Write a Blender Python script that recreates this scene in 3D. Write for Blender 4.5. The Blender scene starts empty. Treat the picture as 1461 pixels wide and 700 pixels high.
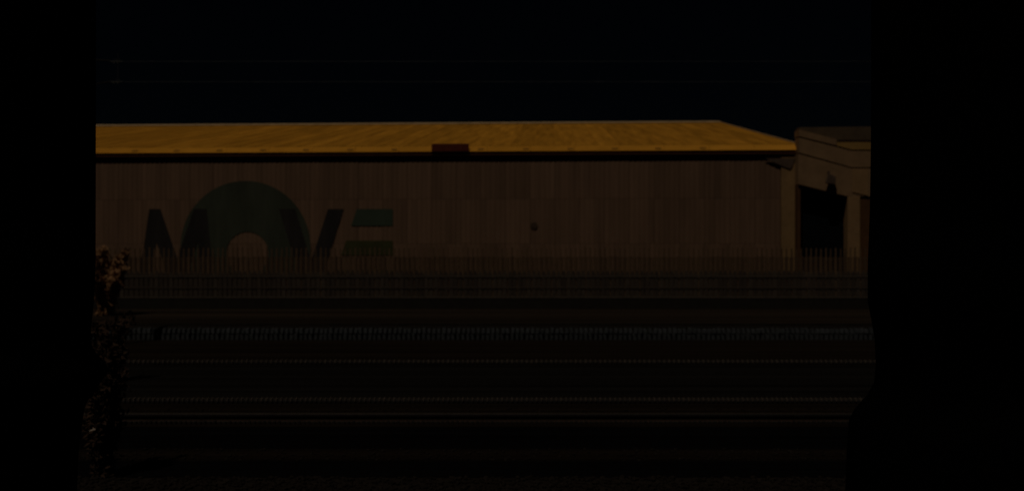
import bpy, bmesh, math, random
from mathutils import Vector
random.seed(7)
S = bpy.context.scene
COL = S.collection
R = math.radians

# ------------------------------------------------------------------ camera
F, CX, CY, EYE = 1265.0, 730.5, 350.0, 2.6
cam = bpy.data.cameras.new("camera")
cam.sensor_width = 36.0
cam.lens = 36.0 * F / 1461.0
cam.clip_start, cam.clip_end = 0.1, 6000
cam.dof.use_dof = True
cam.dof.focus_distance = 4.5
cam.dof.aperture_fstop = 2.1
cam_o = bpy.data.objects.new("camera", cam)
cam_o.location = (0, 0, EYE)
cam_o.rotation_euler = (R(90), 0, 0)
COL.objects.link(cam_o)
S.camera = cam_o

# ------------------------------------------------------------------ light: a dim night, one warm high light
TRAVEL = Vector((0.22, 0.40, -0.89)).normalized()      # the way the light falls
ELEV = math.asin(-TRAVEL.z)
SUN_STRENGTH, SKY_STRENGTH = 0.52, 0.00017
sun = bpy.data.lights.new("sun", 'SUN')
sun.energy = SUN_STRENGTH
sun.angle = R(0.5)
sun.color = (1.0, 0.86, 0.66)
sun_o = bpy.data.objects.new("sun", sun)
sun_o.rotation_euler = TRAVEL.to_track_quat('-Z', 'Y').to_euler()
sun_o.location = (0, 0, 60)
COL.objects.link(sun_o)

world = bpy.data.worlds.new("World")
S.world = world
world.use_nodes = True
wn = world.node_tree
wn.nodes.clear()
w_out = wn.nodes.new('ShaderNodeOutputWorld')
w_bg = wn.nodes.new('ShaderNodeBackground')
w_sky = wn.nodes.new('ShaderNodeTexSky')
w_sky.sky_type = 'NISHITA'
w_sky.sun_disc = False
w_sky.ozone_density = 6.0
w_sky.dust_density = 0.0
w_sky.sun_elevation = ELEV
w_sky.sun_rotation = math.atan2(-TRAVEL.x, -TRAVEL.y)
w_bg.inputs['Strength'].default_value = SKY_STRENGTH
wn.links.new(w_sky.outputs[0], w_bg.inputs['Color'])
wn.links.new(w_bg.outputs[0], w_out.inputs['Surface'])

S.view_settings.view_transform = 'Standard'
S.view_settings.look = 'None'
S.view_settings.exposure = 0.0
S.view_settings.gamma = 1.0
S.view_settings.use_curve_mapping = False


# ------------------------------------------------------------------ materials
def mat(name, col, rough=0.8, var=0.3, scale=4.0, stretch=(1, 1, 1), rand=0.0, bump=0.15, spec=0.2,
        col2=None, metal=0.0, fine=None):
    """procedural surface: two mixed tones by noise, per-piece variation, fine relief"""
    m = bpy.data.materials.new(name)
    m.use_nodes = True
    nt = m.node_tree
    N, L = nt.nodes, nt.links
    b = N['Principled BSDF']
    b.inputs['Roughness'].default_value = rough
    b.inputs['Metallic'].default_value = metal
    b.inputs['Specular IOR Level'].default_value = spec
    tc = N.new('ShaderNodeTexCoord')
    mp = N.new('ShaderNodeMapping')
    mp.inputs['Scale'].default_value = stretch
    L.new(tc.outputs['Object'], mp.inputs['Vector'])
    info = N.new('ShaderNodeObjectInfo')
    add = N.new('ShaderNodeVectorMath'); add.operation = 'ADD'
    comb = N.new('ShaderNodeMath'); comb.operation = 'MULTIPLY'; comb.inputs[1].default_value = 37.0
    L.new(info.outputs['Random'], comb.inputs[0])
    L.new(mp.outputs[0], add.inputs[0]); L.new(comb.outputs[0], add.inputs[1])
    nz = N.new('ShaderNodeTexNoise')
    nz.inputs['Scale'].default_value = scale
    nz.inputs['Detail'].default_value = 6.0
    nz.inputs['Roughness'].default_value = 0.62
    L.new(add.outputs[0], nz.inputs['Vector'])
    ramp = N.new('ShaderNodeMapRange')
    ramp.inputs[1].default_value, ramp.inputs[2].default_value = 0.3, 0.7
    L.new(nz.outputs['Fac'], ramp.inputs[0])
    mix = N.new('ShaderNodeMix'); mix.data_type = 'RGBA'
    c2 = col2 or tuple(c * (1 + var) for c in col)
    c1 = col if col2 else tuple(c * (1 - var) for c in col)
    mix.inputs[6].default_value = (*c1, 1); mix.inputs[7].default_value = (*c2, 1)
    L.new(ramp.outputs[0], mix.inputs[0])
    last = mix.outputs[2]
    if rand:
        rr = N.new('ShaderNodeMapRange')
        rr.inputs[3].default_value, rr.inputs[4].default_value = 1 - rand, 1 + rand
        L.new(info.outputs['Random'], rr.inputs[0])
        sc = N.new('ShaderNodeVectorMath'); sc.operation = 'SCALE'
        L.new(last, sc.inputs[0]); L.new(rr.outputs[0], sc.inputs['Scale'])
        last = sc.outputs[0]
    L.new(last, b.inputs['Base Color'])
    if bump:
        n2 = N.new('ShaderNodeTexNoise')
        n2.inputs['Scale'].default_value = fine or scale * 5
        n2.inputs['Detail'].default_value = 4
        L.new(tc.outputs['Object'], n2.inputs['Vector'])
        bp = N.new('ShaderNodeBump')
        bp.inputs['Strength'].default_value = bump
        bp.inputs['Distance'].default_value = 0.03
        L.new(n2.outputs['Fac'], bp.inputs['Height'])
        L.new(bp.outputs[0], b.inputs['Normal'])
    return m


M = dict(
    roof=mat('yellow_roof_sheet', (0.45, 0.205, 0.024), 0.85, 0.32, 0.9, (2.6, 0.16, 1), 0.13, spec=0.0),
    flash=mat('yellow_eave_flashing', (0.66, 0.30, 0.035), 0.8, 0.12, 2.0, (0.4, 1, 1), 0.04, spec=0.0),
    ridge=mat('weathered_ridge_metal', (0.42, 0.29, 0.16), 0.7, 0.2, 2.0),
    wall=mat('brown_wall_sheet', (0.182, 0.107, 0.070), 0.85, 0.25, 0.8, (1.7, 1, 0.12), 0.07),
    inner=mat('dark_wall_core', (0.04, 0.028, 0.02)),
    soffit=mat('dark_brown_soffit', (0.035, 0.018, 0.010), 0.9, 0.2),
    fascia=mat('eave_shade_fascia', (0.075, 0.024, 0.010), 0.9, 0.2),  # dark red of the eave shadow put into the colour
    pilaster=mat('pale_render', (0.27, 0.165, 0.075), 0.85, 0.15, 2.0),
    red=mat('dark_red_panel', (0.11, 0.018, 0.007), 0.7, 0.25, 3.0),
    black=mat('black_paint', (0.026, 0.022, 0.022), 0.8, 0.35, 1.2, (1.7, 1, .25)),
    teal=mat('dark_green_paint', (0.050, 0.058, 0.042), 0.8, 0.25, 1.0, (1.7, 1, .25)),
    teal2=mat('deep_teal_paint', (0.050, 0.070, 0.050), 0.8, 0.12, 1.2),
    olive=mat('olive_paint', (0.052, 0.054, 0.018), 0.8, 0.25, 1.2),
    bracket=mat('brown_bracket', (0.38, 0.17, 0.016), 0.8, 0.2),
    iron=mat('dark_iron', (0.035, 0.03, 0.032), 0.7, 0.2, 6.0),
    ventm=mat('brown_vent_metal', (0.10, 0.066, 0.050), 0.8, 0.2, 6.0),
    ventp=mat('weathered_vent_metal', (0.095, 0.060, 0.042), 0.8, 0.3, 6.0),
    opening_panel=mat('opening_darkness', (0.006, 0.008, 0.011), 0.9, 0.2, 2.0, spec=0.0),  # darkness of the gate opening given as a colour
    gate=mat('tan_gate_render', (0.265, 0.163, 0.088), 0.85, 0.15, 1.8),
    gate_lit=mat('lit_gate_render', (0.30, 0.18, 0.088), 0.85, 0.15, 1.8),  # gate render made lighter, the stronger light put into the colour
    gate_dark=mat('shaded_gate_side', (0.10, 0.045, 0.016), 0.85, 0.2, 2.0),  # darker gate side, its shade put into the colour
    gate_roof=mat('dull_gate_roof', (0.10, 0.068, 0.042), 0.85, 0.2, 2.0),
    gate_yellow=mat('ochre_gate_edge', (0.34, 0.20, 0.06), 0.8, 0.12, 2.0),
    board=mat('grey_brown_board', (0.060, 0.046, 0.037), 0.9, 0.25, 5.0, (3, 3, 0.6), 0.18),
    rod=mat('brown_fence_rod', (0.125, 0.076, 0.044), 0.8, 0.2, 5.0, rand=0.25),
    rail_grey=mat('grey_fence_rail', (0.085, 0.068, 0.055), 0.85, 0.2, 4.0),
    plinth=mat('dark_plinth_board', (0.018, 0.015, 0.012), 0.9, 0.2, 3.0),
    plinth2=mat('grey_clip_iron', (0.015, 0.012, 0.011), 0.9, 0.3, 8.0),
    stone=mat('blue_grey_stone', (0.052, 0.058, 0.068), 0.9, 0.35, 6.0, rand=0.2),
    stud=mat('pale_stud', (0.105, 0.086, 0.074), 0.6, 0.2, 8.0),
    trough=mat('dark_trough', (0.016, 0.013, 0.012), 0.9, 0.2, 4.0),
    rust=mat('rusty_rail_steel', (0.026, 0.016, 0.012), 0.8, 0.3, 8.0),
    railhead=mat('worn_rail_head', (0.022, 0.017, 0.014), 0.6, 0.2, 8.0),
    pillar=mat('black_as_unlit', (0.0014, 0.0014, 0.0014), 1.0, 0.1, 4.0, spec=0.0),  # unlit look put into the colour, the sun still reaches these
    wire=mat('wire_metal', (0.07, 0.07, 0.07), 0.7, 0.6, 2.0),
    insul=mat('grey_insulator', (0.07, 0.07, 0.07), 0.6, 0.2, 8.0),
    dry=mat('dry_brown_leaf', (0.30, 0.165, 0.085), 0.95, 0.25, 3.0, spec=0.0, bump=0),
    weed=mat('dark_weed_leaf', (0.044, 0.028, 0.020), 0.95, 0.3, 3.0, spec=0.0, bump=0),
    twig=mat('dark_twig', (0.03, 0.022, 0.016), 0.9, 0.2, 8.0, bump=0),
    scrap=mat('pale_scrap', (0.55, 0.45, 0.38), 0.8, 0.1, 8.0),
    ground=mat('dark_ground', (0.010, 0.008, 0.007), 0.95, 0.4, 1.5, spec=0.0, bump=0.5, fine=12),
    dirt=mat('brown_dirt', (0.024, 0.0175, 0.013), 0.95, 0.6, 1.0, (0.02, 1.2, 1), spec=0.0, bump=0.5, fine=12),
    earth=mat('dark_earth', (0.0125, 0.0088, 0.0066), 0.95, 0.6, 1.4, (0.02, 2.2, 1), spec=0.0, bump=0.5, fine=12),
    tarmac=mat('black_tarmac', (0.0095, 0.0085, 0.0080), 0.95, 0.6, 1.2, (0.02, 2.2, 1), spec=0.0, bump=0.5, fine=20),
    ditch=mat('black_ditch_bed', (0.0038, 0.0036, 0.0042), 0.95, 0.5, 1.6, (0.03, 3, 1), spec=0.0, bump=0.5, fine=20),
    ballast=mat('grey_brown_ballast', (0.017, 0.0135, 0.0115), 0.95, 0.45, 9.0, spec=0.0, bump=0.3, fine=30),
)


# ------------------------------------------------------------------ builders
def add_box(bm, x0, x1, y0, y1, z0, z1):
    v = [bm.verts.new(p) for p in ((x0, y0, z0), (x1, y0, z0), (x1, y1, z0), (x0, y1, z0),
                                   (x0, y0, z1), (x1, y0, z1), (x1, y1, z1), (x0, y1, z1))]
    for f in ((0, 3, 2, 1), (4, 5, 6, 7), (0, 1, 5, 4), (1, 2, 6, 5), (2, 3, 7, 6), (3, 0, 4, 7)):
        bm.faces.new([v[i] for i in f])


def add_prism(bm, pts, y0, y1):
    """outline in x,z pushed from y0 (front) to y1"""
    a = [bm.verts.new((x, y0, z)) for x, z in pts]
    b = [bm.verts.new((x, y1, z)) for x, z in pts]
    n = len(pts)
    bm.faces.new(a); bm.faces.new(b[::-1])
    for i in range(n):
        bm.faces.new((a[i], b[i], b[(i + 1) % n], a[(i + 1) % n]))


def add_tube(bm, p0, p1, r, seg=6, r1=None):
    p0, p1 = Vector(p0), Vector(p1)
    d = (p1 - p0).normalized()
    u = d.orthogonal().normalized(); w = d.cross(u)
    ra = []
    for p, rr in ((p0, r), (p1, r if r1 is None else r1)):
        ra.append([bm.verts.new(p + (u * math.cos(2 * math.pi * k / seg) + w * math.sin(2 * math.pi * k / seg)) * rr)
                   for k in range(seg)])
    for k in range(seg):
        bm.faces.new((ra[0][k], ra[0][(k + 1) % seg], ra[1][(k + 1) % seg], ra[1][k]))
    bm.faces.new(ra[0][::-1]); bm.faces.new(ra[1])


def add_lathe(bm, prof, seg=32):
    rings = [[bm.verts.new((r * math.cos(2 * math.pi * k / seg), r * math.sin(2 * math.pi * k / seg), z))
              for k in range(seg)] for r, z in prof]
    for a, b in zip(rings, rings[1:]):
        for k in range(seg):
            bm.faces.new((a[k], a[(k + 1) % seg], b[(k + 1) % seg], b[k]))
    bm.faces.new(rings[0][::-1]); bm.faces.new(rings[-1])


def mesh_of(name, bm, m, bevel=0.0, smooth=False):
    bmesh.ops.recalc_face_normals(bm, faces=bm.faces)
    if bevel:
        bmesh.ops.bevel(bm, geom=bm.edges[:], offset=bevel, segments=1, affect='EDGES')
    me = bpy.data.meshes.new(name)
    bm.to_mesh(me); bm.free()
    if smooth:
        for p in me.polygons:
            p.use_smooth = True
    me.materials.append(m)
    return me


def link(name, me, parent=None, loc=(0, 0, 0)):
    o = bpy.data.objects.new(name, me)
    COL.objects.link(o)
    o.location = loc
    if parent:
        o.parent = parent
    return o


def part(name, m, parent, fn, bevel=0.0, smooth=False):
    bm = bmesh.new(); fn(bm)
    return link(name, mesh_of(name, bm, m, bevel, smooth), parent)


def box(name, m, parent, dims, bevel=0.0):
    return part(name, m, parent, lambda bm: add_box(bm, *dims), bevel)


def thing(name, label, cat, loc=(0, 0, 0), rz=0.0, group=None):
    o = bpy.data.objects.new(name, None)
    COL.objects.link(o)
    o.empty_display_size = 0.3
    o.location = loc; o.rotation_euler = (0, 0, rz)
    o['label'] = label; o['category'] = cat
    if group:
        o['group'] = group
    return o


def at(px, py, d):
    """place seen at that spot of the photograph at depth d"""
    return Vector(((px - CX) / F * d, d, EYE + (CY - py) / F * d))


# ------------------------------------------------------------------ ground and its strips
def strip(name, m, d_far, d_near, z, half=60):
    bm = bmesh.new()
    n = 24
    for i in range(n):
        x0, x1 = -half + 2 * half * i / n, -half + 2 * half * (i + 1) / n
        v = [bm.verts.new(p) for p in ((x0, d_near, z), (x1, d_near, z), (x1, d_far, z), (x0, d_far, z))]
        bm.faces.new(v)
    bmesh.ops.remove_doubles(bm, verts=bm.verts, dist=1e-4)
    o = link(name, mesh_of(name, bm, m))
    o['kind'] = 'structure'
    return o


bm = bmesh.new()
v = [bm.verts.new(p) for p in ((-2500, -300, 0), (2500, -300, 0), (2500, 4000, 0), (-2500, 4000, 0))]
bm.faces.new(v)
g = link('ground', mesh_of('ground', bm, M['ground'])); g['kind'] = 'structure'
strip('dirt_path', M['dirt'], 36.2, 29.6, 0.004)
strip('earth_verge', M['earth'], 24.3, 19.75, 0.004)
strip('road', M['tarmac'], 19.2, 14.75, 0.004)
strip('track_bed', M['earth'], 14.7, 12.72, 0.004)
strip('ditch_floor', M['ditch'], 12.7, 11.35, 0.004)
strip('gravel_path', M['earth'], 11.3, 10.75, 0.004)
strip('ditch_floor', M['ditch'], 10.7, 9.95, 0.004)
strip('ballast_path', M['ballast'], 9.9, 6.5, 0.004)

# ------------------------------------------------------------------ warehouse
D_R, D_L = 44.2, 45.8
PR = at(1137, 350, D_R); PL = at(137, 350, D_L)
ax = Vector((PR.x - PL.x, PR.y - PL.y, 0)).normalized()
ay = Vector((-ax.y, ax.x, 0))
ORG = Vector((PR.x, PR.y, 0))


def wl(px, py, y=0.0):
    """local x, z on the plane y metres behind the warehouse front"""
    d = Vector(((px - CX) / F, 1, (CY - py) / F))
    o = Vector((0, 0, EYE))
    t = (ORG + ay * y - o).dot(ay) / d.dot(ay)
    p = o + d * t - ORG
    return p.dot(ax), p.z


wh = thing('warehouse', 'long brown warehouse with a yellow roof and MOVE painted on its wall', 'warehouse',
           ORG, math.atan2(ax.y, ax.x))
X0 = -52.0
ZE = 7.34                     # lower lip of the roof
ZF = 7.63                     # where the flashing meets the roof
YR = 20.6
ZR = wl(600, 177.5, YR)[1]
# core walls
part('wall', M['inner'], wh, lambda bm: add_box(bm, X0, -0.02, 0.05, 0.3, 0, ZE - 0.02))


def gable(x0, x1):
    def f(bm):
        pts = [(0.31, 0), (2 * YR - 0.31, 0), (2 * YR - 0.31, ZF - 0.05), (YR, ZR - 0.1), (0.31, ZF - 0.05)]
        a = [bm.verts.new((x0, y, z)) for y, z in pts]
        b = [bm.verts.new((x1, y, z)) for y, z in pts]
        bm.faces.new(a); bm.faces.new(b[::-1])
        for i in range(5):
            bm.faces.new((a[i], b[i], b[(i + 1) % 5], a[(i + 1) % 5]))
    return f


part('gable_wall', M['wall'], wh, gable(-0.25, -0.03))
part('gable_wall', M['wall'], wh, gable(X0, X0 + 0.22))
part('rear_wall', M['wall'], wh, lambda bm: add_box(bm, X0, -0.03, 2 * YR - 0.3, 2 * YR, 0, ZE))

# ribbed wall sheets in three courses
PW = 1.25
courses = [(0.0, 2.69), (2.70, 4.94), (4.95, ZE - 0.08)]


def sheet_mesh(z0, z1):
    bm = bmesh.new()
    prof = []
    for k in range(5):
        b = k * 0.25
        prof += [(b, 0.009), (b + 0.10, 0.009), (b + 0.13, 0.0), (b + 0.22, 0.0)]
    prof.append((PW - 0.006, 0.009))
    lo = [bm.verts.new((x, y, z0)) for x, y in prof]
    hi = [bm.verts.new((x, y, z1)) for x, y in prof]
    for i in range(len(prof) - 1):
        bm.faces.new((lo[i], lo[i + 1], hi[i + 1], hi[i]))
    return mesh_of('wall_sheet', bm, M['wall'])


for z0, z1 in courses:
    me = sheet_mesh(z0, z1)
    x = -0.80 - PW
    while x > X0 - 0.1:
        o = link('wall_sheet', me, wh, (x, random.uniform(-0.004, 0.004), 0))
        x -= PW
# pale corner pier
px0 = wl(1116, 300)[0]
box('corner_pier', M['pilaster'], wh, (-0.79, -0.03, -0.07, 0.04, 0, ZE - 0.12), 0.008)
# roof sheets, a standing seam on each
SW = 1.10
L_ = math.hypot(YR, ZR - ZF)
bm = bmesh.new()
for (a, b, zt) in ((0.0, 0.05, 0.012), (0.05, SW, 0.0)):
    p = [(a, 0, ZF + zt), (b, 0, ZF + zt), (b, YR, ZR + zt), (a, YR, ZR + zt)]
    bm.faces.new([bm.verts.new(q) for q in p])
for s in (0.0, 0.05):
    p = [(s, 0, ZF), (s, YR, ZR), (s, YR, ZR + 0.012), (s, 0, ZF + 0.012)]
    bm.faces.new([bm.verts.new(q) for q in p])
roof_me = mesh_of('roof_sheet', bm, M['roof'])
bm = bmesh.new()
p = [(0, 2 * YR, ZF), (SW, 2 * YR, ZF), (SW, YR, ZR), (0, YR, ZR)]
bm.faces.new([bm.verts.new(q) for q in p])
rear_me = mesh_of('rear_roof_sheet', bm, M['roof'])
x = 0.05 - SW
while x > X0 - 0.2:
    link('roof_sheet', roof_me, wh, (x, 0, random.uniform(0, 0.008)))
    link('rear_roof_sheet', rear_me, wh, (x, 0, 0))
    x -= SW
def add_prism_x(bm, x0, x1, pts):
    a = [bm.verts.new((x0, y, z)) for y, z in pts]
    b = [bm.verts.new((x1, y, z)) for y, z in pts]
    n = len(pts)
    bm.faces.new(a); bm.faces.new(b[::-1])
    for i in range(n):
        bm.faces.new((a[i], b[i], b[(i + 1) % n], a[(i + 1) % n]))


part('ridge_cap', M['ridge'], wh, lambda bm: add_prism_x(bm, X0 - 0.1, 0.07,
     [(YR - 0.35, ZR - 0.02), (YR - 0.02, ZR + 0.13), (YR + 0.35, ZR - 0.02)]))
part('verge_trim', M['ridge'], wh, lambda bm: add_prism_x(bm, 0.055, 0.13,
     [(0.0, ZF - 0.1), (YR, ZR - 0.1), (YR, ZR + 0.06), (0.0, ZF + 0.06)]))
# sloping eave flashing in lengths, brackets on it
FL = 2.228
bm = bmesh.new()
add_prism_x(bm, 0.006, FL - 0.006, [(-0.20, ZE), (0.0, ZF - 0.004), (0.03, ZF - 0.03), (-0.18, ZE - 0.035)])
flash_me = mesh_of('eave_flashing', bm, M['flash'])
bm = bmesh.new()
add_prism_x(bm, -0.15, 0.15, [(-0.155, ZE + 0.065), (-0.085, ZE + 0.167), (-0.10, ZE + 0.18), (-0.17, ZE + 0.078)])
br_me = mesh_of('bracket', bm, M['bracket'])
xs = wl(500, 211)[0]
k = -14
x = 0.1 - FL
while x > X0 - 1:
    link('eave_flashing', flash_me, wh, (x, 0, 0))
    x -= FL
for k in range(-16, 9):
    bx = xs + k * FL
    if X0 < bx < -2.5 and abs(bx - wl(628, 211)[0]) > 0.6:
        link('bracket', br_me, wh, (bx + random.uniform(-0.05, 0.05), 0, 0))
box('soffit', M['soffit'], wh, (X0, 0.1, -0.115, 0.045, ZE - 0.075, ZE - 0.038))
box('fascia_board', M['fascia'], wh, (X0, 0.1, -0.15, -0.118, ZE - 0.19, ZE - 0.038))  # board added where the eave shadow lies, coloured like that shadow
# red panel on the roof edge
rx0, rz1 = wl(615.5, 205, -0.25); rx1, rz0 = wl(669, 215.8, -0.25)
box('red_panel', M['red'], wh, (rx0, rx1, -0.235, -0.205, rz0, rz1), 0.008)
# dark hopper under the eave by the pier
hx0, hz1 = wl(1092, 226, -0.1); hx1, hz0 = wl(1127, 241, -0.1)
part('hopper', M['ventm'], wh, lambda bm: add_prism(bm, [(hx0, hz1), (hx1 + 0.25, hz1), (hx1 + 0.1, hz0 + 0.1),
     (hx1, hz0), (hx0 + 0.6, hz0 + 0.25)], -0.12, -0.075))
# round vent in the wall
vx, vz = wl(762, 322, -0.05)


def vent(bm):
    n = 20
    add_prism(bm, [(vx + 0.19 * math.cos(2 * math.pi * i / n), vz + 0.19 * math.sin(2 * math.pi * i / n)) for i in range(n)], -0.02, 0.0)


vo = part('vent', M['ventp'], wh, vent)
for i in range(4):
    zz = vz - 0.12 + i * 0.08
    hw = math.sqrt(max(0.01, 0.17 ** 2 - (zz - vz) ** 2))
    box('louvre', M['ventp'], vo, (vx - hw, vx + hw, -0.03, -0.0205, zz - 0.02, zz + 0.02))


# the painted word, as thin lettering sheets just proud of the ribs
def word(name, m, pts, y, label):
    o = part(name, m, wh, lambda bm: add_prism(bm, [wl(a, b) for a, b in pts], -y - 0.004, -y))
    o['label'] = label
    return o


def ring(bm):
    cx, cz = wl(350, 352)
    ro = abs(wl(443, 352)[0] - cx); ri = abs(wl(380, 352)[0] - cx)
    ci = wl(353, 361)
    n = 72
    for y0 in (0,):
        A = []
        for (r, c, y) in ((ro, (cx, cz), -0.012), (ri, ci, -0.012), (ri, ci, -0.008), (ro, (cx, cz), -0.008)):
            A.append([bm.verts.new((c[0] + r * math.cos(2 * math.pi * i / n), y, c[1] + r * math.sin(2 * math.pi * i / n)))
                      for i in range(n)])
        for a in range(4):
            for i in range(n):
                b = (a + 1) % 4
                bm.faces.new((A[a][i], A[a][(i + 1) % n], A[b][(i + 1) % n], A[b][i]))


o = part('letter', M['teal'], wh, ring); o['label'] = 'big dark green letter O as a thick ring'
word('letter', M['black'], [(213, 298), (229, 298), (253, 368), (277, 298), (295, 298), (306, 408), (286, 408), (283, 345),
                            (261, 408), (245, 408), (223, 345), (217, 408), (197, 408)], 0.014, 'near black letter M')
word('letter', M['black'], [(398, 298), (421, 298), (444, 372), (468, 298), (490.5, 298), (456, 408), (432, 408)], 0.014,
     'near black letter V')
word('letter_bar', M['teal2'], [(509, 298), (560.5, 298), (560.5, 322), (501, 322)], 0.014, 'dark green top bar of the letter E')
word('letter_bar', M['olive'], [(494, 343), (560.5, 343), (560.5, 364), (487, 364)], 0.014, 'olive middle bar of the letter E')
word('letter_bar', M['olive'], [(479, 385), (560.5, 385), (560.5, 408), (471, 408)], 0.014, 'olive bottom bar of the letter E')

# ------------------------------------------------------------------ gateway building to the right
GD = 43.6
g0 = at(1139, 350, GD)
gt = thing('gatehouse', 'tan gatehouse with sloping fascias above a dark opening, right of the warehouse', 'gatehouse', (g0.x, GD, 0))


def gl(px, py):
    p = at(px, py, GD)
    return (p.x - g0.x, p.z)


def gpart(name, m, pts, y0, y1, bevel=0.0):
    return part(name, m, gt, lambda bm: add_prism(bm, [gl(a, b) for a, b in pts], y0, y1), bevel)


gpart('beam', M['gate'], [(1139, 219.4), (1215, 240.4), (1300, 240.4), (1300, 280), (1210, 280), (1139, 262.5)], 0.0, 0.6)
gpart('fascia_board', M['gate'], [(1140, 196.4), (1215, 215.4), (1300, 215.4), (1300, 238.6), (1215, 238.6), (1140, 217.6)], -0.015, 0.62)
gpart('upper_fascia', M['gate_roof'], [(1140, 185), (1193, 199), (1193, 207.5), (1140, 194.4)], -0.03, 0.7).data.materials[0] = M['gate']
gpart('edge_board', M['gate_yellow'], [(1194, 203), (1300, 203), (1300, 213.4), (1215, 213.4), (1194, 208)], -0.03, 0.7)
gpart('joint_board', M['gate_roof'], [(1141, 190), (1215, 208), (1299, 208), (1299, 260), (1215, 260), (1141, 240)], 0.02, 0.55)
gpart('roof', M['gate_roof'], [(1142, 181), (1300, 179.5), (1300, 202), (1192, 202), (1142, 186)], 0.12, 0.7)
gpart('parapet', M['soffit'], [(1196, 199.5), (1299, 199.5), (1299, 202.6), (1196, 202.6)], -0.03, 0.10)
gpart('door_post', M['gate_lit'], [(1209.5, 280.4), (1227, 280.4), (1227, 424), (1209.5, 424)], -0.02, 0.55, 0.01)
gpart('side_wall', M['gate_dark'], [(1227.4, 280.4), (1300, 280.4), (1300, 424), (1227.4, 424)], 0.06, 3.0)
gpart('end_block', M['gate_lit'], [(1216, 241.5), (1238, 241.5), (1238, 279), (1216, 274)], -0.03, -0.002)  # thin plate carrying the light on the beam end in its colour
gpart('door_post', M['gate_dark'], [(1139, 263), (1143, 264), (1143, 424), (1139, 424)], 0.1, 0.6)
gpart('opening_panel', M['opening_panel'], [(1143.5, 255), (1212, 255), (1212, 424), (1143.5, 424)], 0.62, 0.68)  # added panel, the darkness inside the opening is its colour
# lamp under the lower beam
lc = gl(1181, 256)
lamp = part('flood_lamp', M['ventm'], gt, lambda bm: add_prism(bm, [(lc[0] - .2, lc[1] - .2), (lc[0] + .28, lc[1] - .27),
            (lc[0] + .3, lc[1] + .12), (lc[0] - .05, lc[1] + .28)], -0.30, -0.16), 0.02)
box('lamp_bracket', M['ventm'], lamp, (lc[0] - 0.03, lc[0] + 0.05, -0.158, -0.002, lc[1] + 0.02, lc[1] + 0.40))

# ------------------------------------------------------------------ boundary fence
FD = 36.5
fp = F / FD
fe = thing('boundary_fence', 'long low fence of pointed grey boards topped with thin rods', 'fence', (0, FD, 0))
SP = 7.0 / fp
NB = 214
bm = bmesh.new()
add_prism(bm, [(-0.082, 0.43), (0.082, 0.43), (0.082, 1.44), (0.0, 1.575), (-0.082, 1.44)], -0.015, 0.015)
bd_me = mesh_of('board', bm, M['board'])
bm = bmesh.new()
add_box(bm, -0.026, 0.026, 0.022, 0.05, 0.5, 2.50)
rd_me = mesh_of('rod', bm, M['rod'])
for i in range(NB):
    x = (i - NB / 2 + 0.5) * SP - 0.6
    o = link('board', bd_me, fe, (x + random.uniform(-.008, .008), random.uniform(-.006, .006), random.uniform(-.02, .02)))
    o.rotation_euler = (0, random.uniform(-.008, .008), 0)
    o = link('rod', rd_me, fe, (x + SP / 2 + random.uniform(-.01, .01), 0, random.uniform(-.03, .03)))
bm = bmesh.new()
for i in range(NB * 2):
    x = (i / 2 - NB / 2 + 0.5) * SP - 0.6 + SP * 0.25
    add_box(bm, x - 0.026 + random.uniform(-.008, .008), x + 0.026, 0.056, 0.075, 0.5, 2.12 + random.uniform(-.05, .04))
o = link('slim_rods', mesh_of('slim_rods', bm, M['rod'])); o.parent = fe; o['kind'] = 'stuff'
HW = NB / 2 * SP
box('rail', M['rail_grey'], fe, (-HW - .6, HW - .6, -0.036, -0.023, 1.30, 1.355))
box('rail', M['board'], fe, (-HW - .6, HW - .6, -0.036, -0.023, 0.84, 0.90))
box('rail', M['rail_grey'], fe, (-HW - .6, HW - .6, -0.036, -0.023, 0.44, 0.50))
box('rail', M['rod'], fe, (-HW - .6, HW - .6, 0.078, 0.10, 2.08, 2.11))
box('plinth_board', M['plinth'], fe, (-HW - .6, HW - .6, -0.02, 0.02, 0.0, 0.42))

# ------------------------------------------------------------------ two-course stone kerb
KD = 24.5
kp = F / KD
ke = thing('stone_kerb', 'low kerb of small blue-grey stones in two courses before the fence', 'kerb', (0, KD, 0))


def stones(z0, h, off):
    def f(bm):
        n = 220
        sp = 7.0 / kp
        for i in range(n):
            x = (i - n / 2) * sp + off
            w = sp * random.uniform(0.28, 0.36)
            y = random.uniform(-0.012, 0.012)
            hh = h * random.uniform(0.82, 1.0)
            t = random.uniform(-.02, .02)
            add_prism(bm, [(x - w, z0), (x + w, z0), (x + w + t, z0 + hh), (x - w + t, z0 + hh)], y - 0.05, 0.09)
    return f


for z0, h, off in ((0.0, 0.165, 0.0), (0.18, 0.14, 0.02)):
    o = part('stone_course', M['stone'], ke, stones(z0, h, off)); o['kind'] = 'stuff'
box('backing', M['trough'], ke, (-15, 15, 0.095, 0.25, 0, 0.35))

# ------------------------------------------------------------------ studded troughs and the rail
def trough(d, h, label, size, hi):
    t = thing('cable_trough', label, 'trough', (0, d, 0), group='studded troughs lying across the dark ground')
    k = F / d
    hw = 780 / k
    box('trough_body', M['trough'], t, (-hw, hw, 0, 0.22, 0, h), 0.01)

    def f(bm):
        n = 214
        sp = 7.0 / k
        for i in range(n):
            x = (i - n / 2) * sp + random.uniform(-.1, .1) * sp * 0.3
            s = size / k * random.uniform(0.7, 1.15)
            add_box(bm, x - s, x + s, -0.03, 0.05, h + 0.001 - hi / k, h + 0.03)
    o = part('stud', M['stud'], t, f); o['kind'] = 'stuff'
    return t


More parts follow.
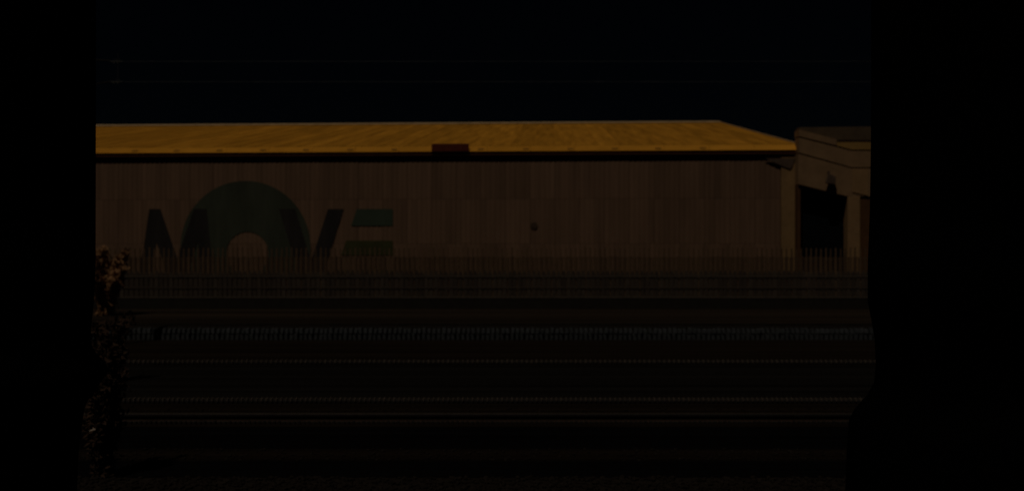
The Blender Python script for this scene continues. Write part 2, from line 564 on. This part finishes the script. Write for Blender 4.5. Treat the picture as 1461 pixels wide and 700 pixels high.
trough(19.45, 0.06, 'thin row of pale studs along the far edge of the dark road', 1.0, 2.0)
trough(14.6, 0.06, 'thin row of pale studs along the near edge of the dark road', 0.85, 1.5)
RD = 13.05
rl = thing('steel_rail', 'single rusty steel rail lying across the dark foreground', 'rail', (0, RD, 0))
part('rail_web', M['rust'], rl, lambda bm: add_prism_x(bm, -11, 11, [(-0.07, 0.004), (0.07, 0.004), (0.07, 0.02), (0.012, 0.035),
     (0.012, 0.10), (-0.012, 0.10), (-0.012, 0.035), (-0.07, 0.02)]))
part('rail_head', M['railhead'], rl, lambda bm: add_prism_x(bm, -11, 11, [(-0.035, 0.101), (0.035, 0.101), (0.035, 0.128),
     (0.026, 0.136), (-0.026, 0.136), (-0.035, 0.128)]))


def clips(bm):
    sp = 7.0 * RD / F
    n = 280
    for i in range(n):
        x = (i - n / 2) * sp
        add_box(bm, x - sp * .26, x + sp * .26, -0.15, -0.095, 0.004, 0.035 + random.uniform(0, .012))


o = part('rail_clip', M['plinth2'], rl, clips); o['kind'] = 'stuff'

# ------------------------------------------------------------------ ballast stones near the camera
bm = bmesh.new()
base = bmesh.new(); bmesh.ops.create_icosphere(base, subdivisions=1, radius=1.0)
bv = [v.co.copy() for v in base.verts]; bf = [[v.index for v in f.verts] for f in base.faces]; base.free()
verts, faces = [], []
for n, (y0, y1), sz in ((5200, (8.8, 9.9), .028), (900, (10.7, 11.3), .02), (900, (13.3, 14.4), .02)):
    for i in range(n):
        x, y = random.uniform(-7, 7), random.uniform(y0, y1)
        s = sz * random.uniform(.5, 1.3)
        sc = (s * random.uniform(.7, 1.4), s * random.uniform(.7, 1.3), s * random.uniform(.5, .9))
        b0 = len(verts)
        ca, sa = math.cos(i), math.sin(i)
        for c in bv:
            q = Vector((c.x * sc[0], c.y * sc[1], c.z * sc[2])) * random.uniform(.8, 1.15)
            verts.append((x + q.x * ca - q.y * sa, y + q.x * sa + q.y * ca, 0.006 + sc[2] * .4 + q.z))
        faces += [[b0 + j for j in f] for f in bf]
me = bpy.data.meshes.new('ballast'); me.from_pydata(verts, [], faces); me.materials.append(M['ballast'])
o = link('ballast', me); o['kind'] = 'stuff'
o['label'] = 'dark loose ballast stones over the nearest ground'; o['category'] = 'ballast'


# ------------------------------------------------------------------ made-up pillars for the black sides, coloured black as if unlit
def pillar(label, cx, d, sil, side):
    """sil: (picture row, picture column) of the visible edge, from top to bottom"""
    t = thing('pillar', label, 'pillar', (cx, d, 0), group='made-up pillars at the two sides, coloured black as if unlit')
    prof = []
    for py, px in sil:
        c = Vector((cx, d)); v = Vector(((px - CX) / F, 1.0)).normalized()
        rad = abs(c.x * v.y - c.y * v.x)                 # the round shaft just touches this line of sight
        y = c.dot(v) * v.y
        prof.append((rad, EYE + (CY - py) / F * y))
    prof.reverse()
    prof = [(prof[0][0], 0.0)] + prof + [(prof[-1][0], 5.0)]
    part('shaft', M['pillar'], t, lambda bm: add_lathe(bm, prof, 48), smooth=True)
    r = prof[-1][0]
    part('cap', M['pillar'], t, lambda bm: add_lathe(bm, [(r + .05, 5.002), (r + .05, 5.2), (r * .5, 5.35)], 48))
    return t


PD = 6.0
pillar('made-up pillar along the left side, coloured black as if unlit, with a pointed bulge low down', at(137, 0, PD).x - 0.56, PD,
       [(0, 137), (180, 137), (380, 136.5), (430, 134), (470, 130), (492, 131), (505, 138), (517, 150), (525, 155), (533, 152),
        (548, 141), (565, 128), (580, 121), (610, 116), (650, 112), (700, 110), (780, 110)], -1)
pillar('made-up pillar along the right side, coloured black as if unlit, wider at its foot', at(1243, 0, PD).x + 0.60, PD,
       [(0, 1243), (200, 1242.5), (300, 1241), (380, 1238), (430, 1238), (460, 1244), (485, 1248), (520, 1249.5), (545, 1247),
        (565, 1236), (585, 1218), (600, 1211), (640, 1208), (700, 1206), (780, 1206)], 1)

# ------------------------------------------------------------------ overhead wires and their mast
WD = 22.0
ma = thing('wire_mast', 'slim dark mast carrying two overhead wires, beside the left pillar', 'mast', (at(100, 0, WD).x, WD + 0.3, 0))
mx = at(100, 0, WD).x
part('pole', M['trough'], ma, lambda bm: add_tube(bm, (0, 0, 0), (0, 0, 8.2), 0.11, 10, 0.08))
z1, z2 = at(0, 88, WD).z, at(0, 117, WD).z
ex = at(163, 0, WD).x - mx
part('arm', M['trough'], ma, lambda bm: add_tube(bm, (0, -0.1, z1 + 0.1), (ex - 0.1, -0.3, z1 + 0.02), 0.02))
part('arm', M['trough'], ma, lambda bm: add_tube(bm, (0, -0.1, z2 - 0.1), (ex - 0.1, -0.3, z2), 0.02))
for z in (z1, z2):
    part('insulator', M['insul'], ma, lambda bm: [add_tube(bm, (ex + q * .045, -0.3, z + (.05 if q % 2 else -.05)), (ex + q * .045, -.3, z + (.06 if q % 2 else .02)), .022, 8) for q in range(4)] and
         add_tube(bm, (ex - 0.1, -0.3, z), (ex + 0.2, -0.3, z), 0.014, 6))
part('dropper', M['insul'], ma, lambda bm: add_tube(bm, (ex + 0.09, -0.3, z2), (ex + 0.09, -0.3, z1 + 0.2), 0.006, 6))
for z, lab in ((z1, 'upper of two thin grey wires across the dark sky'), (z2, 'lower of two thin grey wires across the dark sky')):
    bm = bmesh.new()
    xa, xb = ex + mx + 0.2, at(1340, 0, WD).x
    n = 24
    for i in range(n):
        add_tube(bm, (xa + (xb - xa) * i / n, WD, z), (xa + (xb - xa) * (i + 1) / n, WD, z), 0.0045, 5)
    o = link('overhead_wire', mesh_of('overhead_wire', bm, M['wire']))
    o['label'] = lab; o['category'] = 'wire'; o['group'] = 'overhead wires across the sky'


# ------------------------------------------------------------------ scrub at the left edge
def bush(name, label, x, d, w, h, n, leaf, lm, seed):
    rnd = random.Random(seed)
    t = thing(name, label, 'bush', (x, d, 0), group='scrub beside the left pillar')
    tips = []

    def stems(bm):
        for i in range(26):
            a = rnd.uniform(0, 2 * math.pi)
            r = rnd.uniform(0.1, 1.0) * w
            p0 = Vector((rnd.uniform(-.25, .25) * w, rnd.uniform(-.25, .25) * w, 0))
            hh = h * rnd.uniform(.35, 1.0)
            p1 = Vector((math.cos(a) * r * .5, math.sin(a) * r * .5, hh * .55))
            p2 = Vector((math.cos(a) * r, math.sin(a) * r, hh))
            add_tube(bm, p0, p1, 0.010, 5, 0.006); add_tube(bm, p1, p2, 0.006, 5, 0.002)
            tips.append((p0, p1, p2))
    part('stem', M['twig'], t, stems)
    vs, fs = [], []
    for i in range(n):
        p0, p1, p2 = rnd.choice(tips)
        k = rnd.random() ** .7
        c = p0.lerp(p1, k * 2) if k < .5 else p1.lerp(p2, k * 2 - 1)
        c = c + Vector((rnd.gauss(0, .10) * w, rnd.gauss(0, .10) * w, rnd.gauss(0, .05)))
        c.z = max(c.z, .02)
        u = Vector((rnd.gauss(0, 1), rnd.gauss(0, 1), rnd.gauss(0, 1))).normalized()
        q = u.orthogonal().normalized()
        s = leaf * rnd.uniform(.5, 1.4)
        b = len(vs)
        vs += [c - u * s, c + q * s * .4, c + u * s, c - q * s * .4 + Vector((0, 0, s * .15))]
        fs.append((b, b + 1, b + 2, b + 3))
    me = bpy.data.meshes.new('foliage'); me.from_pydata([tuple(v) for v in vs], [], fs); me.materials.append(lm)
    o = link('foliage', me, t); o['kind'] = 'stuff'
    return t


bush('dry_bush', 'brown dry bush in front of the fence, upper left beside the black pillar', at(150, 0, 33).x, 33.0, 0.80, 2.6, 16000, .065, M['dry'], 3)
bush('weed_clump', 'dark ragged weeds rising low down beside the left black pillar', at(146, 0, 10.0).x, 10.0, 0.31, 1.75, 3600, .04, M['weed'], 5)
bush('weed_clump', 'dark low weeds just above the pointed bulge of the left pillar', at(163, 0, 17.0).x, 17.0, 0.36, 1.35, 2200, .055, M['weed'], 8)
sp_ = at(132, 613, 9.45)
bm = bmesh.new()
add_prism(bm, [(-0.036, -0.012), (0.0, -0.004), (0.034, 0.004), (0.030, 0.018), (0.012, 0.016), (0.008, 0.034), (0.001, 0.012), (-0.03, 0.0)], -0.004, 0.004)
o = link('litter_scrap', mesh_of('litter_scrap', bm, M['scrap']), None, sp_)
o['label'] = 'tiny pale scrap caught in the dark weeds at lower left'; o['category'] = 'litter'
